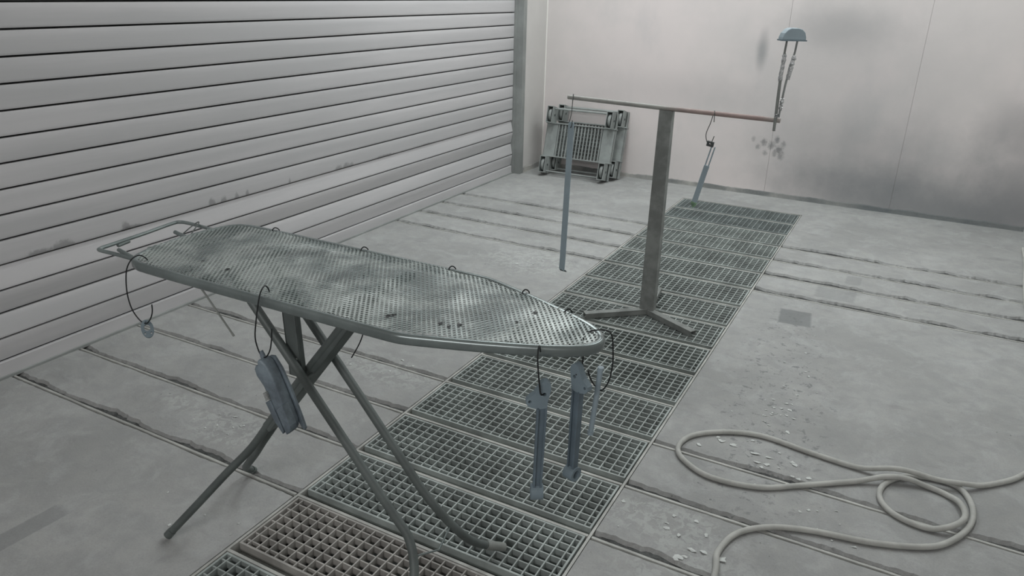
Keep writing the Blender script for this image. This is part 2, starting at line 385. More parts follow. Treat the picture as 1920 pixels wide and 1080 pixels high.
# roller shutter door
door = empty('door_1', (XD, 1.5, 0)); tag(door, 'grey roller shutter door of long horizontal slats', kind='structure')
PITCH = .0959; Z0 = 1.3136 - 13 * PITCH           # lowest seam
def slat_mesh(h, tilt, name):
    """long slat: gently crowned face, rolled lip and a recessed joint at its lower edge"""
    L0, L1 = YF - 1.5, 5.628 - 1.5
    prof = [(-.016, h), (.000, h - .0005), (.0012, h - .004), (.0018, h * .7), (.002, h * .45), (.0016, .018), (.0010, .011), (-.0004, .0078), (-.016, .0075)]
    prof = [(x + tilt * (z / h - .5), z) for x, z in prof]
    b = MB(); n = len(prof); V = []
    for y in (L0, L1): V += [(x, y, z) for x, z in prof]
    b.add(V, [(i, i + 1, n + i + 1, n + i) for i in range(n - 1)] + [tuple(range(n))[::-1], tuple(range(n, 2 * n))])
    return b.mesh(name, M['slat'], True)
ms = {}
for i in range(0, 31):
    t = {0: .016, 1: -.017, 2: .020, 3: -.020}.get(i, .0012 * ((i * 7) % 3 - 1))
    if t not in ms: ms[t] = slat_mesh(PITCH, t, 'slat')
    link('slat', ms[t], door, (0, 0, Z0 + i * PITCH))
b = MB((XD, 1.5, 0)); b.span((XD - .014, YF, .006), (XD + .006, 5.628, Z0 + .002)); b.build('bottom_rail', M['slat'], door, bevel=.002)
b = MB((XD, 1.5, 0)); b.span((XD - .02, YF, -.004), (XD + .012, 5.63, .012)); b.build('bottom_seal', M['trim'], door, bevel=.003)
b = MB((XD, 1.5, 0)); b.span((XD - .03, YF, -.002), (XD - .02, 5.63, 2.98)); b.build('joint_shadow_backing', M['rubber'], door)  # black sheet set behind the slats to stand for shade in the joints
b = MB(); b.span((XD - .02, 5.632, -.002), (XD + .02, 5.645, 2.98)); b.span((XD - .05, 5.645, -.002), (-2.942, 5.66, 2.98)); b.span((-2.955, 5.6605, -.002), (-2.9435, 5.705, 2.98))
tag(b.build('trim_1', M['trim']), 'grey steel guide channel at the far edge of the shutter door', kind='structure')

# ------------------------------------------------------------------ grating panels
PW, PD, PH = (XS1 - XS0) - .008, .2835 - .043, .03
CX = (XS0 + XS1) / 2
def bar_mesh(d, mat): b = MB(); b.box((0, 0, 0), d); return b.mesh('grating_bar', mat)
gm = {}
for key in ('grate', 'grate_b', 'grate_d'):
    f = MB(); t = .0065
    for a, c in (((-PW / 2, -PD / 2, -PH), (PW / 2, -PD / 2 + t, 0)), ((-PW / 2, PD / 2 - t, -PH), (PW / 2, PD / 2, 0)),
                 ((-PW / 2, -PD / 2 + t, -PH), (-PW / 2 + t, PD / 2 - t, 0)), ((PW / 2 - t, -PD / 2 + t, -PH), (PW / 2, PD / 2 - t, 0))): f.span(a, c)
    gm[key] = (f.mesh('frame', M[key]), bar_mesh((.0042, PD - .012, .027), M[key]), bar_mesh((PW - .012, .0042, .024), M[key]))
NX = 24; px = (PW - .012) / (NX); NY = 7; py = (PD - .012) / (NY + .2)
def ordinal(i): return ['first', 'second', 'third', 'fourth', 'fifth', 'sixth', 'seventh', 'eighth', 'ninth', 'tenth', 'eleventh', 'twelfth', 'thirteenth', 'fourteenth', 'fifteenth', 'sixteenth', 'seventeenth', 'eighteenth'][i]
for k in range(-2, 15):
    key = 'grate_b' if k == -1 else ('grate_d' if k >= 13 else 'grate')
    fr, by, bx = gm[key]
    yc = (yk(k) + .0365 + yk(k + 1) - .0065) / 2
    i = 14 - k
    lab = 'steel floor grating panel, ' + ordinal(i) + ' counted from the back wall'
    if k == 14: lab = 'steel floor grating panel at the end nearest the back wall'
    if k == -1: lab = 'brownish dusty steel floor grating panel below the ironing board feet'
    g = empty('grating_panel', (CX + random.uniform(-.0015, .0015), yc + random.uniform(-.002, .002), -.001 + random.uniform(-.002, .0015)), lab, 'floor grating', 'gratings over the floor channel')
    g.rotation_euler = (0, 0, random.uniform(-.003, .003))
    link('frame', fr, g)
    for j in range(NX): link('bearing_bar', by, g, (-PW / 2 + .006 + px * (j + .5), random.uniform(-.0004, .0004), -.0145))
    for j in range(NY): link('cross_bar', bx, g, (0, -PD / 2 + .006 + py * (j + .6), -.0145 - random.uniform(0, .0015)))

# ------------------------------------------------------------------ ironing board
ZT = .86; YC = 1.255
ib = empty('ironing_board', (-1.2, YC, 0), 'grey metal ironing board with perforated top used as a paint rack', 'ironing board')
near = [(-1.688, 0), (-1.683, -.06), (-1.672, -.125), (-1.652, -.165), (-1.62, -.184), (-1.56, -.19), (-1.29, -.191), (-1.017, -.19), (-.90, -.1895), (-.835, -.188), (-.808, -.1835), (-.78, -.175), (-.72, -.155), (-.657, -.1325), (-.56, -.093), (-.50, -.062), (-.468, -.032), (-.457, 0)]
out = near + [(x, -y) for x, y in near[-2:0:-1]]
def dense(L, k=6): return [(p.x, p.y) for p in spline([(x, y, 0) for x, y in L], k, True)]
OUT = dense(out)
def inset(L, d):
    n = len(L); R = []
    for i in range(n):
        a, c = Vector(L[i - 1]), Vector(L[(i + 1) % n]); t = (c - a).normalized(); R.append((L[i][0] - t.y * d, L[i][1] + t.x * d))
    return R
prof = [(.0165, -.0035), (.0125, -.0016), (.0075, -.001), (.0035, -.0024), (.001, -.006), (0, -.0105), (.0006, -.0205), (.003, -.0235), (.0075, -.0235), (.0085, -.020), (.009, -.010), (.0165, -.0075)]
b = MB((-1.2, YC, 0)); V = []; F = []; n = len(OUT); m = len(prof)
for d, z in prof: V += [(x, YC + y, ZT + z) for x, y in inset(OUT, d)]
for j in range(m):
    j2 = (j + 1) % m
    for i in range(n): F.append((j * n + i, j * n + (i + 1) % n, j2 * n + (i + 1) % n, j2 * n + i))
b.add(V, F)
def part(b, name, mat, **k):
    """build b (in world coordinates) as a child of the empty with the same origin"""
    return b
def child(b, name, mat, parent, **k):
    me = b.mesh(name, mat, **k); o = link(name, me, parent); return o
child(b, 'rim', M['rim'], ib, smooth='all')
def half_width(x):
    for i in range(len(near) - 1):
        if near[i][0] <= x <= near[i + 1][0]:
            t = (x - near[i][0]) / (near[i + 1][0] - near[i][0]); return -(near[i][1] + t * (near[i + 1][1] - near[i][1]))
    return -1
def sag(x, y): return .0030 * nz(x * 7, y * 8, 2.) + .0022 * nz(x * 15, y * 13, 5.) - .002
tears = [(-.892, -.122, .007), (-.884, -.112, .006), (-.774, -.103, .006), (-.752, -.105, .006), (-.739, -.085, .0065), (-1.386, -.104, .0065), (-1.477, -.094, .005), (-.632, .049, .006), (-.644, -.012, .004)]
SW, LW, ZS = .0122, .0172, ZT - .0003
b = MB((-1.2, YC, 0)); V = []; F = []
ix = 0; x = -1.68
while x < -.46:
    y = -.19 + (LW / 2 if ix % 2 else 0)
    hw = half_width(x) - .0145
    while y < .19:
        if abs(y) < hw and x > -1.674:
            o = len(V); fx, fy = .39, .60
            fx += .05 * nz(x * 20, y * 20, 1)
            for (dx, dy) in ((1, 0), (0, 1), (-1, 0), (0, -1)):
                V.append((x + dx * SW / 2, YC + y + dy * LW / 2, ZS + sag(x + dx * SW / 2, y + dy * LW / 2)))
            for dz in (0, -.0016):
                for (dx, dy) in ((1, 0), (0, 1), (-1, 0), (0, -1)):
                    V.append((x + dx * SW / 2 * fx, YC + y + dy * LW / 2 * fy, ZS + sag(x, y) - .0006 * dx + dz))
            for q in range(4):
                F.append((o + q, o + (q + 1) % 4, o + 4 + (q + 1) % 4, o + 4 + q)); F.append((o + 4 + q, o + 4 + (q + 1) % 4, o + 8 + (q + 1) % 4, o + 8 + q))
        y += LW
    x += SW / 2; ix += 1
b.add(V, F)
me = bpy.data.meshes.new('perforated_top'); me.from_pydata(b.v, [], b.f); me.materials.append(M['sheet'])
bm = bmesh.new(); bm.from_mesh(me); bmesh.ops.remove_doubles(bm, verts=bm.verts[:], dist=.0004); bm.to_mesh(me); bm.free()
tp = link('perforated_top', me, ib); tp['label'] = 'expanded metal sheet with small diamond holes'
O = (-1.2, YC, 0)
for i, (a, c, r) in enumerate(tears):              # torn, blackened burrs in the sheet
    b = MB(O); kk = 9; V = [(a + r * (.6 + .5 * random.random()) * math.cos(2 * math.pi * j / kk), YC + c + 1.2 * r * (.5 + .6 * random.random()) * math.sin(2 * math.pi * j / kk), ZS + sag(a, c) + .0008 + .002 * random.random()) for j in range(kk)]
    b.add(V + [(a, YC + c, ZS + sag(a, c) + .0015)], [(j, (j + 1) % kk, kk) for j in range(kk)]); child(b, 'burnt_burr', M['wire'], ib)
# iron rest
b = MB(O); b.tube(spline([(-1.66, 1.100, .848), (-1.72, 1.095, .851), (-1.772, 1.090, .853), (-1.786, 1.098, .853), (-1.790, 1.13, .853), (-1.798, 1.236, .854), (-1.812, 1.335, .854), (-1.806, 1.358, .854), (-1.78, 1.366, .853), (-1.73, 1.37, .850), (-1.67, 1.372, .846)], 6), .0052, 8)
rest = child(b, 'iron_rest', M['rim'], ib, smooth=True)
for a, c in (((-1.738, 1.287, .855), (-1.672, 1.285, .846)), ((-1.728, 1.110, .857), (-1.66, 1.103, .848))):
    b = MB(O); b.tube([a, c], .0055, 8); child(b, 'rest_stub', M['rim'], ib, smooth=True)
b = MB(O); b.tube([(-1.7905, 1.15, .846), (-1.7935, 1.185, .848)], .006, 8); child(b, 'rest_clip', M['rim'], rest) 
for c in rest.children: pass
# legs
def zB(x): return .744 - 1.18 * (x + 1.348)
for s, y0 in ((-1, 1.197), (1, 1.317)):
    ye = YC + s * .239
    P = [(-1.425, y0, zB(-1.425) - .004), (-1.2, y0, zB(-1.2)), (-1.0, y0, zB(-1.0)), (-.95, y0, zB(-.95))] + [(-.905, y0 + s * .004, zB(-.905) + .005), (-.872, y0 + s * .03, .165), (-.852, y0 + s * .075, .098), (-.832, y0 + s * .125, .050), (-.803, ye, .0135)]
    b = MB(O); b.tube(spline(P, 6), .0118, 12)
    L = child(b, 'leg', M['leg'], ib, smooth=True)
    b = MB(O); b.tube([(-.829, y0 + s * .131, .0455), (-.800, ye + s * .004, .0135)], .0132, 12); child(b, 'leg_cap', M['legtip'], L, smooth=True)
    L.children[0].matrix_parent_inverse = Matrix.Identity(4)
for s, y0 in ((-1, 1.236), (1, 1.274)):
    if s < 0: P = [(-1.03, y0, .835), (-1.25, y0, .57), (-1.40, y0, .375), (-1.445, y0 - .002, .314), (-1.478, y0 - .018, .267), (-1.525, 1.176, .205), (-1.595, 1.117, .108), (-1.664, 1.058, .0135)]
    else: P = [(-1.03, y0, .835), (-1.25, y0, .57), (-1.45, y0, .305), (-1.52, y0 + .01, .213), (-1.60, y0 + .04, .125), (-1.665, y0 + .085, .06), (-1.688, 1.404, .0135)]
    b = MB(O); b.tube(spline(P, 6), .0115, 12)
    L = child(b, 'leg', M['leg'], ib, smooth=True)
    e = Vector(P[-1]); d = (Vector(P[-2]) - e).normalized()
    b = MB(O); b.tube([e + d * .02, e - d * .002], .0128, 12); child(b, 'leg_cap', M['leg'], L, smooth=True)
b = MB(O)                                          # pressed channel between the A legs
ux = Vector((-.42, 0, -.53)).normalized(); un = Vector((ux.z, 0, -ux.x))
def chan(bm_, p, q, wdt, y0, y1):
    p, q = Vector(p), Vector(q); d = (q - p); L = d.length; d.normalize(); nn = Vector((d.z, 0, -d.x))
    Mx = Matrix((d, Vector((0, 1, 0)), nn)).transposed()
    c = (p + q) / 2; bm_.box((c.x, (y0 + y1) / 2, c.z), (L, y1 - y0, wdt), Mx)
chan(b, (-1.045, 0, .816), (-1.405, 0, .363), .029, 1.227, 1.283)
child(b, 'leg_channel', M['leg'], ib, bevel=.003)
b = MB(O); chan(b, (-1.262, 0, .836), (-1.254, 0, .575), .042, 1.212, 1.215); chan(b, (-1.283, 0, .836), (-1.275, 0, .575), .003, 1.212, 1.226); chan(b, (-1.241, 0, .836), (-1.233, 0, .585), .003, 1.212, 1.226)
br = child(b, 'lock_bracket', M['leg'], ib)
b = MB(O); b.tube([(-1.247, 1.2085, .627), (-1.247, 1.2125, .627)], .0032, 10); child(b, 'rivet', M['flake'], br)
b = MB(O); b.tube([(-1.213, 1.187, .585), (-1.213, 1.228, .585)], .006, 10); child(b, 'pivot_bolt', M['leg'], ib, smooth=True)
for x in (-1.425, -1.03):
    b = MB(O); b.span((x - .014, 1.10, .826), (x + .014, 1.41, .838)); child(b, 'underside_rail', M['leg'], ib, bevel=.002)
for a in ((-.884, 1.176, .19), (-.876, 1.34, .175)):
    b = MB(O); b.tube([a, (-.862, 1.26, .158)], .0028, 6); child(b, 'brace_wire', M['rim'], ib, smooth=True)

# ------------------------------------------------------------------ wire hooks and hanging parts
def hook(P, label, r=.0016, mat='wire', k=6, name='wire_hook', cat='hook', group='bent wire hooks'):
    c = Vector(P[0]); b = MB(c); b.tube(spline(P, k), r, 7)
    o = link(name, b.mesh(name, M[mat], True), None, c); return tag(o, label, cat, group)
def rimtop(x, s): return YC + s * half_width(x)
# left corner with the flange ring
hook([(-1.598, 1.098, .854), (-1.599, 1.090, .867), (-1.603, 1.078, .875), (-1.614, 1.064, .866), (-1.632, 1.058, .835), (-1.645, 1.058, .78), (-1.643, 1.06, .735), (-1.628, 1.064, .705), (-1.606, 1.066, .696), (-1.586, 1.067, .712), (-1.574, 1.068, .735), (-1.571, 1.068, .755)],
     'black wire hook over the square corner of the ironing board, holding the ring')
ring = empty('flange_ring', (-1.606, 1.066, .70), 'small blue-grey drilled flange ring hanging at the board corner', 'flange')
fr = ((-1.604, 1.066, .676), Vector((.80, .60, 0)).normalized(), Vector((.28, -.12, 1)).normalized(), None)
U = Vector((.52, .85, .06)).normalized(); Vv = Vector((-.6, .37, 1)); Vv = (Vv - U * Vv.dot(U)).normalized(); W = U.cross(Vv)
b = MB((-1.606, 1.066, .70))
ell = [(.0145 * math.cos(a), .0235 * math.sin(a)) for a in [2 * math.pi * i / 28 for i in range(28)]]
b.prism(ell, ((-1.602, 1.066, .682), U, Vv, W), -.004, .004, [[(.0072 * math.cos(-2 * math.pi * i / 16), 0.003 + .0085 * math.sin(-2 * math.pi * i / 16)) for i in range(16)]] +
        [[(ax + .0022 * math.cos(-2 * math.pi * i / 8), ay + .0028 * math.sin(-2 * math.pi * i / 8)) for i in range(8)] for ax, ay in ((.0065, -.0125), (-.0075, -.011), (-.0, .0172))])
link('ring_body', b.mesh('ring_body', M['blue'], False), ring)
b = MB((-1.606, 1.066, .70)); b.tube([Vector((-1.602, 1.066, .686)) + W * .0, Vector((-1.602, 1.066, .686)) + W * -.010], [.0155, .0145], 16); 
# raised collar behind the ring: open tube
b = MB((-1.606, 1.066, .70)); cc = Vector((-1.602, 1.066, .686))
RG = [(U * math.cos(a) * .0105 + Vv * math.sin(a) * .0125) for a in [2 * math.pi * i / 20 for i in range(20)]]
b.tube([cc + r_ + W * -.004 for r_ in RG], .003, 6, closed=True); link('ring_collar', b.mesh('ring_collar', M['blue'], True), ring)
# gear housing
hook([(-1.199, 1.104, .854), (-1.198, 1.099, .868), (-1.195, 1.087, .877), (-1.189, 1.068, .868), (-1.184, 1.052, .842), (-1.190, 1.046, .80), (-1.196, 1.046, .770), (-1.195, 1.047, .748), (-1.188, 1.048, .728), (-1.176, 1.05, .722), (-1.163, 1.053, .74), (-1.156, 1.055, .768), (-1.153, 1.056, .795)],
     'long black wire hook on the near board edge, holding the cast housing')
hs = empty('cast_housing', (-1.18, 1.05, .72), 'blue-grey cast metal housing with a small spring, hanging under the board', 'machine part')
hs.scale = (.74, .74, .95)
HO = (-1.18, 1.05, .72)
ax = Vector((.088, .0, -.198)).normalized(); uu = Vector((.95, .12, .0)); uu = (uu - ax * uu.dot(ax)).normalized(); ww = uu.cross(ax)
if ww.y > 0: ww = -ww
H0 = Vector((-1.183, 1.052, .715))
body = [(-.012, -.006), (.006, -.004), (.022, .012), (.031, .04), (.036, .085), (.039, .13), (.040, .172), (.030, .190), (.008, .199), (-.006, .190), (-.018, .150), (-.024, .10), (-.028, .05), (-.026, .018)]
body = [(x * .74 + .004, y) for x, y in body]
b = MB(HO); b.prism(body, (H0, uu, ax, ww), -.020, .026); link('housing_body', b.mesh('housing_body', M['cast'], True, .009, 3), hs)
fl = [(.006, -.002), (.026, .004), (.040, .04), (.047, .10), (.050, .17), (.049, .205), (.043, .210), (.034, .20), (.020, .15), (.008, .06)]
fl = [(x * .84, y) for x, y in fl]
b = MB(HO); b.prism(fl, (H0, uu, ax, ww), -.030, -.019); link('housing_flange', b.mesh('housing_flange', M['cast'], False, .002), hs)
bx_ = [(.004, .128), (.041, .120), (.043, .178), (.034, .192), (.010, .196)]
bx_ = [(x * .76 + .004, y) for x, y in bx_]
b = MB(HO); b.prism(bx_, (H0, uu, ax, ww), .0, .034); link('housing_block', b.mesh('housing_block', M['cast'], False, .003), hs)
ear = [(-.044, .014), (-.034, .006), (-.022, .016), (-.018, .06), (-.014, .10), (-.022, .098), (-.034, .06), (-.045, .032)]
b = MB(HO); b.prism(ear, (H0, uu, ax, ww), -.006, .006); link('housing_ear', b.mesh('housing_ear', M['cast'], False, .002), hs)
b = MB(HO); c0 = H0 + ax * -.022; b.tube([c0 + ax * .03, c0 + ax * .012, c0], [.009, .008, .006], 12); link('hanging_lug', b.mesh('hanging_lug', M['cast'], True), hs)
b = MB(HO); S = []
for i in range(49):
    a = i / 8 * 2 * math.pi; S.append(H0 + uu * (-.012 + .0075 * math.cos(a)) + ww * (.028 + .0075 * math.sin(a)) + ax * (.075 + i / 48 * .022))
b.tube(S, .0013, 5); sp = link('spring', b.mesh('spring', M['wheel'], True), hs); sp['label'] = 'small pale coil spring'
b = MB(HO); b.prism([(-.026, .10), (-.004, .10), (.004, .185), (-.004, .192), (-.018, .155)], (H0, uu, ax, ww), .010, .030); link('housing_rib', b.mesh('housing_rib', M['cast'], False, .002), hs)
# two crank arms below the tip
def crank_arm(origin, ang, label, tilt, mir=1):
    """head plate with two ears, I section shank, bored eye at the foot; hangs from its upper hole"""
    root = empty('crank_arm', origin, label, 'crank arm', 'crank arms below the board tip')
    U = Vector((math.cos(ang), math.sin(ang), 0)); W = Vector((-math.sin(ang), math.cos(ang), 0)); D = Vector((tilt, 0, -1)).normalized()
    Z = (0, 0, 0)
    head = [(.009, -.015), (.015, -.009), (.0165, .002), (.014, .016), (.0115, .028), (.0105, .044), (-.008, .046), (-.014, .044), (-.026, .040), (-.031, .033), (-.030, .025), (-.024, .019), (-.016, .012), (-.009, .0), (-.004, -.011), (.002, -.015)]
    head = [(x, y - .013) for x, y in head]
    head = [(x * mir, y) for x, y in head]
    def hole(cx, cy, r): return [(cx + r * math.cos(-2 * math.pi * i / 12), cy + r * math.sin(-2 * math.pi * i / 12)) for i in range(12)]
    b = MB(Z); b.prism(head, (Z, U, D, W), -.0075, .0075, [hole(.004 * mir, .0, .0040), hole(-.0235 * mir, .016, .0032)]); link('arm_head', b.mesh('arm_head', M['blue'], False), root)
    b = MB(Z); b.prism([(-.008, .028), (.0095, .028), (.0085, .222), (-.0075, .222)], (Z, U, D, W), -.0035, .0035)
    for s in (-1, 1): b.prism([(.0080 * s - .002 + .001, .030), (.0080 * s + .002 + .001, .030), (.0070 * s + .002, .226), (.0070 * s - .002, .226)], (Z, U, D, W), -.0075, .0075)
    link('arm_shank', b.mesh('arm_shank', M['blued'], False), root)
    # eye: bored along U
    b = MB(Z); b.prism(circ(0, .232, .0165, 24), (Z, W, D, U), -.0125, .0125, [hole(0, .232, .0095)]); link('arm_eye', b.mesh('arm_eye', M['blue'], False), root)
    return root
hook([(-.548, 1.158, .853), (-.547, 1.152, .866), (-.545, 1.144, .871), (-.541, 1.132, .862), (-.537, 1.126, .84), (-.531, 1.124, .80), (-.5285, 1.126, .781), (-.5285, 1.138, .7765), (-.530, 1.152, .783)], 'straight black wire hook on the near board edge, left of the board tip')
crank_arm((-.5315, 1.138, .7775), .55, 'blue-grey crank arm with a flat two-hole head facing the camera', -.012)
hook([(-.495, 1.24, .862), (-.493, 1.244, .85), (-.4935, 1.243, .82), (-.4945, 1.242, .792), (-.4975, 1.234, .7805), (-.4985, 1.224, .786)], 'short black wire under the board tip, holding the second crank arm')
crank_arm((-.4965, 1.232, .779), -.28, 'blue-grey crank arm turned sideways with its bored eye showing', -.006, -1)
hook([(-.507, 1.275, .850), (-.500, 1.279, .857), (-.485, 1.282, .864), (-.463, 1.286, .867), (-.452, 1.288, .855), (-.448, 1.29, .82), (-.447, 1.29, .79), (-.452, 1.288, .752), (-.464, 1.285, .73), (-.476, 1.284, .734), (-.488, 1.283, .748), (-.497, 1.283, .768)],
     'black wire looped over the rounded tip of the board, holding the thin pin')
b = MB((-.470, 1.284, .775)); b.tube([(-.470, 1.284, .776), (-.4745, 1.284, .71), (-.4815, 1.284, .622)], .0058, 10); b.tube([(-.4695, 1.284, .783), (-.470, 1.284, .774)], .0068, 10); b.tube([(-.4813, 1.284, .626), (-.482, 1.284, .618)], .0068, 10)
tag(b.build('pin', M['bluel'], None, True), 'thin pale blue-grey pin hanging beside the crank arms', 'pin')
# small hooks on the far edge
for x, lab in ((-1.512, 'small wire hook on the far board edge, closest to the shutter'), (-1.20, 'small wire hook on the far board edge, second from the shutter'), (-.928, 'small wire hook on the far board edge, at the middle'),
               (-.704, 'small wire hook on the far board edge, where it starts to taper'), (-.575, 'small wire hook on the far board edge, closest to the tip')):
    y = rimtop(x, 1) - .008
    hook([(x - .005, y - .008, .856), (x - .0045, y - .005, .862), (x - .001, y + .001, .8655), (x + .003, y + .008, .860), (x + .004, y + .0105, .85), (x + .003, y + .0105, .80), (x + .003, y + .010, .77)], lab)
hook([(-1.716, 1.287, .8475), (-1.727, 1.325, .857), (-1.744, 1.366, .8605), (-1.738, 1.369, .8605), (-1.715, 1.335, .856), (-1.692, 1.293, .845)], 'thin wire loop over the iron rest at the far corner', .0017, 'wireg')
hook([(-1.10, 1.31, .85), (-1.094, 1.308, .79), (-1.100, 1.305, .72), (-1.116, 1.302, .67), (-1.146, 1.30, .618)], 'loose black wire end dangling under the middle of the board')
hook([(-1.585, 1.20, .848), (-1.578, 1.20, .80), (-1.563, 1.20, .768), (-1.555, 1.20, .758), (-1.549, 1.2, .765)], 'short wire hook under the board behind the apron, holding the slanted rod', .0014)
b = MB((-1.556, 1.2, .762)); b.tube([(-1.560, 1.2, .768), (-1.453, 1.2, .648)], .0027, 8); b.tube([(-1.563, 1.2, .7713), (-1.557, 1.2, .7646)], .0036, 8); b.tube([(-1.456, 1.2, .6514), (-1.45, 1.2, .6447)], .0032, 8)
tag(b.build('slanted_rod', M['legtip'], None, True), 'thin grey rod hanging slanted below the wide end of the board', 'rod')

# ------------------------------------------------------------------ T shaped rack
BX, BY = -1.0, 3.345
rk = empty('t_rack', (BX, BY, 0), 'brown-grey steel T-shaped rack standing on the floor grating', 'rack')
RO = (BX, BY, 0)
b = MB(RO)                                         # channel section post
for a, c in (((-.034, -.020, .024), (.034, -.015, 1.0035)), ((-.034, -.015, .024), (-.029, .022, 1.0035)), ((.029, -.015, .024), (.034, .022, 1.0035)), ((-.029, .016, .024), (-.012, .022, 1.0035)), ((.012, .016, .024), (.029, .022, 1.0035))):
    b.span((BX + a[0], BY + a[1], a[2]), (BX + c[0], BY + c[1], c[2]))
po = child(b, 'post', M['brownpost'], rk)
bme = po.data
for v in bme.vertices:                             # post tapers slightly towards the top
    v.co.x *= (1.08 - .2 * v.co.z)
b = MB(RO); b.tube([(-1.488, BY - .008, 1.022), (-1.0, BY - .008, 1.012), (-.505, BY - .008, 1.006)], .0105, 12)
child(b, 'crossbar', M['bar'], rk, smooth=True)
for ang, L in ((math.atan2(-.215, -.25), .33), (math.atan2(-.145, .275), .31), (math.atan2(.29, -.04), .31)):
    d = Vector((math.cos(ang), math.sin(ang), 0)); q = Vector((-d.y, d.x, 0)); Mx = Matrix((d, q, Vector((0, 0, 1)))).transposed()
    b = MB(RO); c = Vector((BX, BY, 0)) + d * (L / 2)
    b.box((c.x, c.y, .0245), (L, .036, .004), Mx)
    for s in (-1, 1):
        cs = c + q * (.0165 * s); b.box((cs.x, cs.y, .0125), (L, .003, .024), Mx)
    child(b, 'foot', M['brownpost'], rk)
# long flat strip
hook([(-1.4565, 3.318, .978), (-1.456, 3.322, 1.01), (-1.459, 3.334, 1.0365), (-1.469, 3.348, 1.025), (-1.4705, 3.352, 1.0), (-1.4715, 3.35, .95), (-1.478, 3.345, .905), (-1.477, 3.338, .885), (-1.466, 3.332, .879), (-1.459, 3.328, .888), (-1.4555, 3.328, .915)], 'thin grey wire hook at the left end of the T rack crossbar', .0019, 'wireg')
b = MB((-1.463, 3.335, .9)); Q = [(-.0145, 0), (-.0165, -.70), (-.0175, -.752), (.0125, -.762), (.0145, -.70), (.0155, 0), (.008, .006), (-.008, .006)]
b.prism(Q, ((-1.463, 3.333, .9), (1, 0, 0), (.012, 0, 1), (0, 1, 0)), -.002, .002, [[(.0035 * math.cos(-2 * math.pi * i / 10), -.018 + .0035 * math.sin(-2 * math.pi * i / 10)) for i in range(10)]])
st = empty('flat_strip', (-1.463, 3.335, .9), 'long pale blue-grey flat metal strip hanging from the T rack', 'metal strip')
link('strip_body', b.mesh('strip_body', M['bluel']), st)
b = MB((-1.463, 3.335, .9)); b.prism([(-.016, 0), (.018, -.004), (.022, -.012), (-.012, -.010)], ((-1.4715, 3.333, .146), (1, 0, 0), (0, -.6, 1), (0, 1, .6)), -.002, .001)
link('bent_end', b.mesh('bent_end', M['dark']), st)
# slotted rod on the right half
hook([(-.777, 3.318, .975), (-.779, 3.322, 1.0), (-.784, 3.336, 1.0205), (-.791, 3.349, 1.005), (-.799, 3.348, .965), (-.811, 3.342, .918), (-.803, 3.338, .885), (-.790, 3.335, .871), (-.780, 3.333, .885), (-.772, 3.332, .912)], 'bent grey wire hook on the right half of the T rack crossbar', .0019, 'wireg')
sr = empty('clevis_rod', (-.785, 3.335, .87), 'pale grey slotted rod with green tape at its lower end, on the T rack', 'rod')
SO = Vector((-.785, 3.335, .87))
b = MB(SO); b.prism([(-.015, -.011), (.015, -.011), (.016, .011), (-.014, .011)], ((-.786, 3.335, .876), (1, 0, -.15), (.1, 0, 1), (0, 1, 0)), -.006, .006, [[(.005 * math.cos(-2 * math.pi * i / 10), .005 * math.sin(-2 * math.pi * i / 10)) for i in range(10)]])
link('clip', b.mesh('clip', M['dark']), sr)
A0, A1 = Vector((-.771, 3.335, .862)), Vector((-.829, 3.335, .592))
dd = (A1 - A0).normalized(); un = Vector((0, 1, 0)).cross(dd).normalized(); Lr = (A1 - A0).length
for s in (-1, 1):
    b = MB(SO); b.prism([(s * .0075 - .0022, -.004), (s * .0075 + .0022, -.004), (s * .0075 + .0022, .095), (s * .0075 - .0022, .095)], (A0, un, dd, (0, 1, 0)), -.006, .006); link('fork_leg', b.mesh('fork_leg', M['bluel'], False, .001, 1), sr)
b = MB(SO); b.prism([(-.0115, .085), (.0115, .085), (.0115, Lr - .004), (.009, Lr), (-.009, Lr), (-.0115, Lr - .004)], (A0, un, dd, (0, 1, 0)), -.007, .007); link('rod_body', b.mesh('rod_body', M['bluel'], False, .002), sr)
b = MB(SO); b.prism([(-.0125, Lr - .012), (.0125, Lr - .014), (.0115, Lr + .002), (.004, Lr + .004), (-.002, Lr + .016), (-.011, Lr + .004)], (A0, un, dd, (0, 1, 0)), -.009, .009); link('tape', b.mesh('tape', M['green'], False, .001, 1), sr)['label'] = 'scrap of green tape'
# half round part held up at the right end
LO = Vector((-.507, 3.335, 1.33))
lp = empty('half_round_part', LO, 'pale blue half-round metal part held up on two foil-wrapped rods at the rack end', 'machine part')
ang = .55; U = Vector((math.cos(ang), math.sin(ang), 0)); W = Vector((math.sin(ang), -math.cos(ang), 0)); Zv = Vector((0, 0, 1))
hp = [(-.050, 0), (-.049, .010), (-.043, .026), (-.031, .039), (-.018, .0455), (.012, .0455), (.028, .041), (.041, .029), (.047, .012), (.048, 0)]
b = MB(LO); b.prism(hp, (LO, U, Zv, W), -.024, .024); link('half_round_cap', b.mesh('half_round_cap', M['bluel'], False, .003), lp)
b = MB(LO); b.prism([(-.053, -.004), (.051, -.004), (.051, .001), (-.053, .001)], (LO, U, Zv, W), -.026, .026); link('cap_base', b.mesh('cap_base', M['blue']), lp)
r1 = [(-.524, 3.328, 1.328), (-.525, 3.328, 1.285), (-.531, 3.327, 1.22), (-.519, 3.325, 1.1), (-.511, 3.325, 1.03), (-.521, 3.325, .962)]
r1 = [(-.5255, 3.326, 1.327), (-.529, 3.326, 1.25), (-.527, 3.325, 1.12), (-.524, 3.325, 1.03), (-.523, 3.3245, .962)]
r2 = [(-.486, 3.332, 1.327), (-.489, 3.332, 1.28), (-.499, 3.33, 1.23), (-.506, 3.328, 1.15), (-.510, 3.326, 1.08), (-.5115, 3.325, 1.02)]
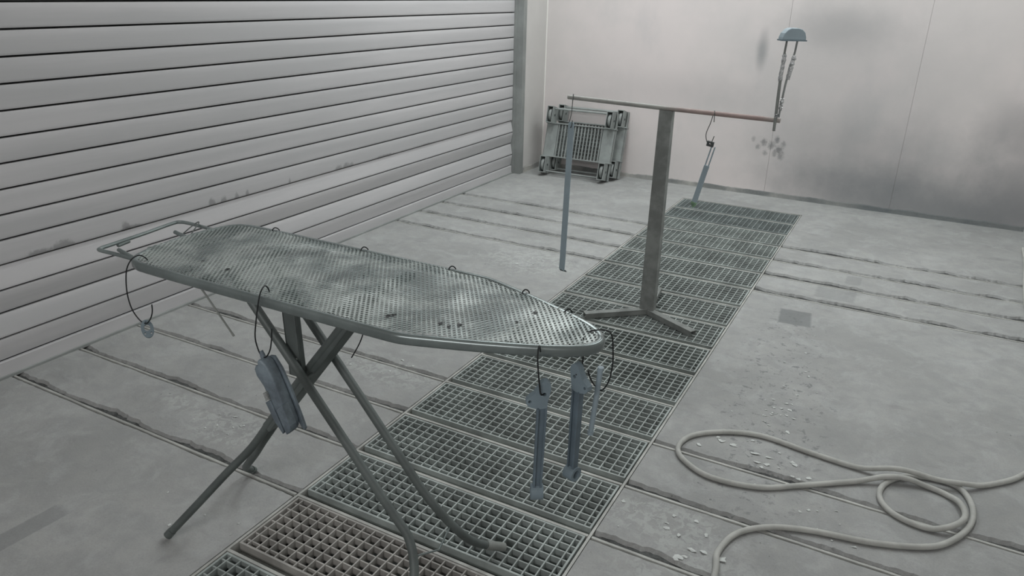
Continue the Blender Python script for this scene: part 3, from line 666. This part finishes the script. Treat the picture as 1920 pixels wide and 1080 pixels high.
b = MB(LO); b.tube(r1, [.004, .005, .0065, .0065, .006], 8); ra = link('rod', b.mesh('rod', M['legtip'], True), lp)
b = MB(LO); b.tube(r2, [.004, .004, .0045, .0045, .004, .004], 8); rb = link('rod', b.mesh('rod', M['wheel'], True), lp)
def foil(P0, P1, r, seed):
    b = MB(LO); n = 14; V = []
    P0, P1 = Vector(P0), Vector(P1)
    pts = [P0.lerp(P1, i / n) for i in range(n + 1)]
    b.tube(pts, [r * (1 + .6 * nz(i * .9, seed)) * (.6 if i in (0, n) else 1) for i in range(n + 1)], 9)
    for i, v in enumerate(b.v): v += Vector((nz(i * .73, seed, 1), nz(i * .73, seed, 2), nz(i * .73, seed, 3))) * .004
    f = link('foil_wrap', b.mesh('foil_wrap', M['foil']), lp); f['label'] = 'crumpled shiny foil wrap'
foil((-.526, 3.326, 1.275), (-.529, 3.326, 1.165), .0085, 1); foil((-.4885, 3.332, 1.272), (-.500, 3.330, 1.175), .009, 2); foil((-.508, 3.327, 1.10), (-.5105, 3.326, 1.05), .007, 3)
foil((-.520, 3.325, 1.035), (-.522, 3.325, 1.018), .008, 4)

# ------------------------------------------------------------------ leaning dollies
def make_dolly(loc, lean, rz, label):
    W_, L_ = .62, .605
    root = empty('platform_dolly', loc, label, 'dolly', 'wheeled dollies leaning on the back wall')
    root.scale = (1, 1, .93); root.rotation_euler = (lean, 0, rz)             # local: x width, z up the slope, -y towards the room
    def mk(nm, b, mat, par=root, **k): return link(nm, b.mesh(nm, M[mat], **k), par)
    z0, z1 = .158, .462
    for s in (-1, 1):
        b = MB(); b.span((s * W_ / 2, -.010, z0), (s * (W_ / 2 - .105), -.004, z1)); mk('side_plate', b, 'dolly')
    for z in (z0, z1):
        b = MB(); b.span((-W_ / 2 - .008, -.022, z - .005), (W_ / 2 + .008, .03, z + .005)); mk('cross_angle', b, 'dolly', bevel=.001, seg=1)
    b = MB(); b.span((-.005, -.012, z0), (.005, .016, z1)); sl = b.mesh('grille_slat', M['dolly'])
    for i in range(14): link('grille_slat', sl, root, (-.195 + i * .030, 0, 0))
    b = MB(); b.span((-.205, .0, -.003), (.205, .010, .003)); gr = b.mesh('grille_rod', M['grille'])
    for i in range(8): link('grille_rod', gr, root, (0, 0, z0 + .032 + i * .0345))
    fk = MB()
    for s in (-1, 1): fk.span((s * .027, -.092, 0), (s * .0225, .018, .15))
    fk.span((-.026, .012, 0), (.026, .018, .15)); fk.span((-.0225, -.092, 0), (.0225, .012, .006)); fk.span((-.0225, -.092, .144), (.0225, .012, .15)); fkm = fk.mesh('castor_fork', M['dolly'])
    wh = MB(); wh.tube([(-.013, 0, 0), (-.012, 0, 0), (-.006, 0, 0), (.006, 0, 0), (.012, 0, 0), (.013, 0, 0)], [.04, .054, .058, .058, .054, .04], 24); whm = wh.mesh('castor_wheel', M['wheel'], True)
    hb = MB(); hb.tube([(-.030, 0, 0), (.030, 0, 0)], .010, 12); hbm = hb.mesh('wheel_hub', M['dark'], True)
    for x in (-.268, .268):
        for zz in (0., .455):
            f = link('castor_fork', fkm, root, (x, 0, zz))
            w_ = link('castor_wheel', whm, root, (x, -.040, zz + .076)); link('wheel_hub', hbm, w_)
    for y, z in ((-.045, .018), (.008, .02), (-.045, .588), (.008, .60)):
        b = MB(); b.tube([(-.245, y, z), (.245, y, z)], .0075, 8); mk('tie_rod', b, 'dolly', smooth=True)
    for s in (-1, 1):
        b = MB(); b.span((s * (W_ / 2 - .004), -.01, .0), (s * (W_ / 2), .03, .605)); mk('side_rail', b, 'dolly')
    return root
make_dolly((-2.490, 5.775, .012), -.28, .02, 'grey platform dolly leaning in the corner, in front of its twin')
make_dolly((-2.445, 5.908, .012), -.275, .02, 'grey platform dolly between its twin and the back wall')

# ------------------------------------------------------------------ hose
hp_ = [(-.20, 1.15), (-.225, 1.45), (-.244, 1.702), (-.258, 1.79), (-.229, 1.898), (-.151, 1.975), (-.036, 2.023), (.138, 2.061), (.277, 2.123), (.347, 2.203), (.391, 2.31), (.394, 2.414), (.358, 2.494), (.287, 2.505), (.208, 2.476), (.147, 2.397), (.133, 2.31), (.171, 2.241), (.247, 2.213), (.319, 2.227), (.362, 2.279), (.370, 2.341), (.342, 2.414), (.272, 2.444), (.177, 2.425), (.052, 2.35), (-.099, 2.239), (-.22, 2.159), (-.371, 2.136), (-.477, 2.189), (-.514, 2.261), (-.487, 2.355), (-.39, 2.436), (-.265, 2.477), (-.095, 2.455), (.079, 2.442), (.24, 2.468), (.366, 2.498), (.476, 2.588), (.551, 2.682), (.63, 2.85), (.70, 3.2), (.70, 3.75), (.690, 4.25), (.718, 4.79), (.755, 5.25), (.77, 5.6)]
sp_ = spline([(x, y, 0) for x, y in hp_], 8); R_ = .0093
for i, p in enumerate(sp_):
    z = R_
    for j in range(0, i - 24):
        q = sp_[j]; dxy = math.hypot(p.x - q.x, p.y - q.y)
        if dxy < .05: z = max(z, q.z + (R_ * 2) * (1 - (dxy / .05) ** 2) ** .5 if dxy < .05 else R_)
    p.z = z
for _ in range(6):
    zs = [p.z for p in sp_]
    for i in range(1, len(sp_) - 1): sp_[i].z = max(zs[i] * .5 + (zs[i - 1] + zs[i + 1]) * .25, R_)
b = MB((0, 2.3, 0)); b.tube(sp_, R_, 10)
tag(b.build('air_hose', M['hose'], None, True), 'dusty grey rubber hose lying in loops on the floor', 'hose')

# ------------------------------------------------------------------ loose paint flakes
def flakes(name, spots, label):
    b = MB()
    for cx, cy, sx, sy, n_, s0, s1 in spots:
        for _ in range(n_):
            x = random.gauss(cx, sx); y = random.gauss(cy, sy)
            if XS0 - .03 < x < XS1 + .03 or x > .75: continue
            s = random.uniform(s0, s1); a0 = random.uniform(0, 6.28); kk = random.randint(5, 8); V = []
            el = random.uniform(.5, 1.)
            for i in range(kk):
                a = a0 + 2 * math.pi * i / kk; r = s * random.uniform(.3, 1.15)
                V.append((x + r * math.cos(a), y + el * r * math.sin(a), .0012 + random.uniform(0, .35) * s * random.random()))
            b.add(V + [(x, y, .003 + s * .05)] , [(i, (i + 1) % kk, kk) for i in range(kk)])
    tag(b.build(name, M['flake']), label, 'paint flakes', kind='stuff')
flakes('paint_flakes', [(-.24, 2.95, .04, .2, 26, .003, .009), (-.27, 2.62, .05, .1, 18, .004, .012), (-.33, 2.37, .06, .04, 7, .006, .02), (-.17, 2.35, .06, .05, 12, .004, .015), (-.3, 3.45, .06, .2, 8, .003, .006), (-.45, 1.85, .07, .05, 9, .004, .014),
                        (-.25, 1.75, .1, .05, 9, .006, .02), (-1.98, 1.57, .1, .04, 16, .003, .011), (-1.85, 3.72, .1, .1, 12, .005, .012), (-1.78, 2.25, .1, .05, 6, .005, .011), (-1.66, 1.15, .07, .05, 7, .003, .009), (-.1, 2.15, .12, .05, 8, .004, .012), (.1, 2.05, .1, .04, 5, .005, .013)],
       'pale curled flakes of paint lying on the concrete floor')
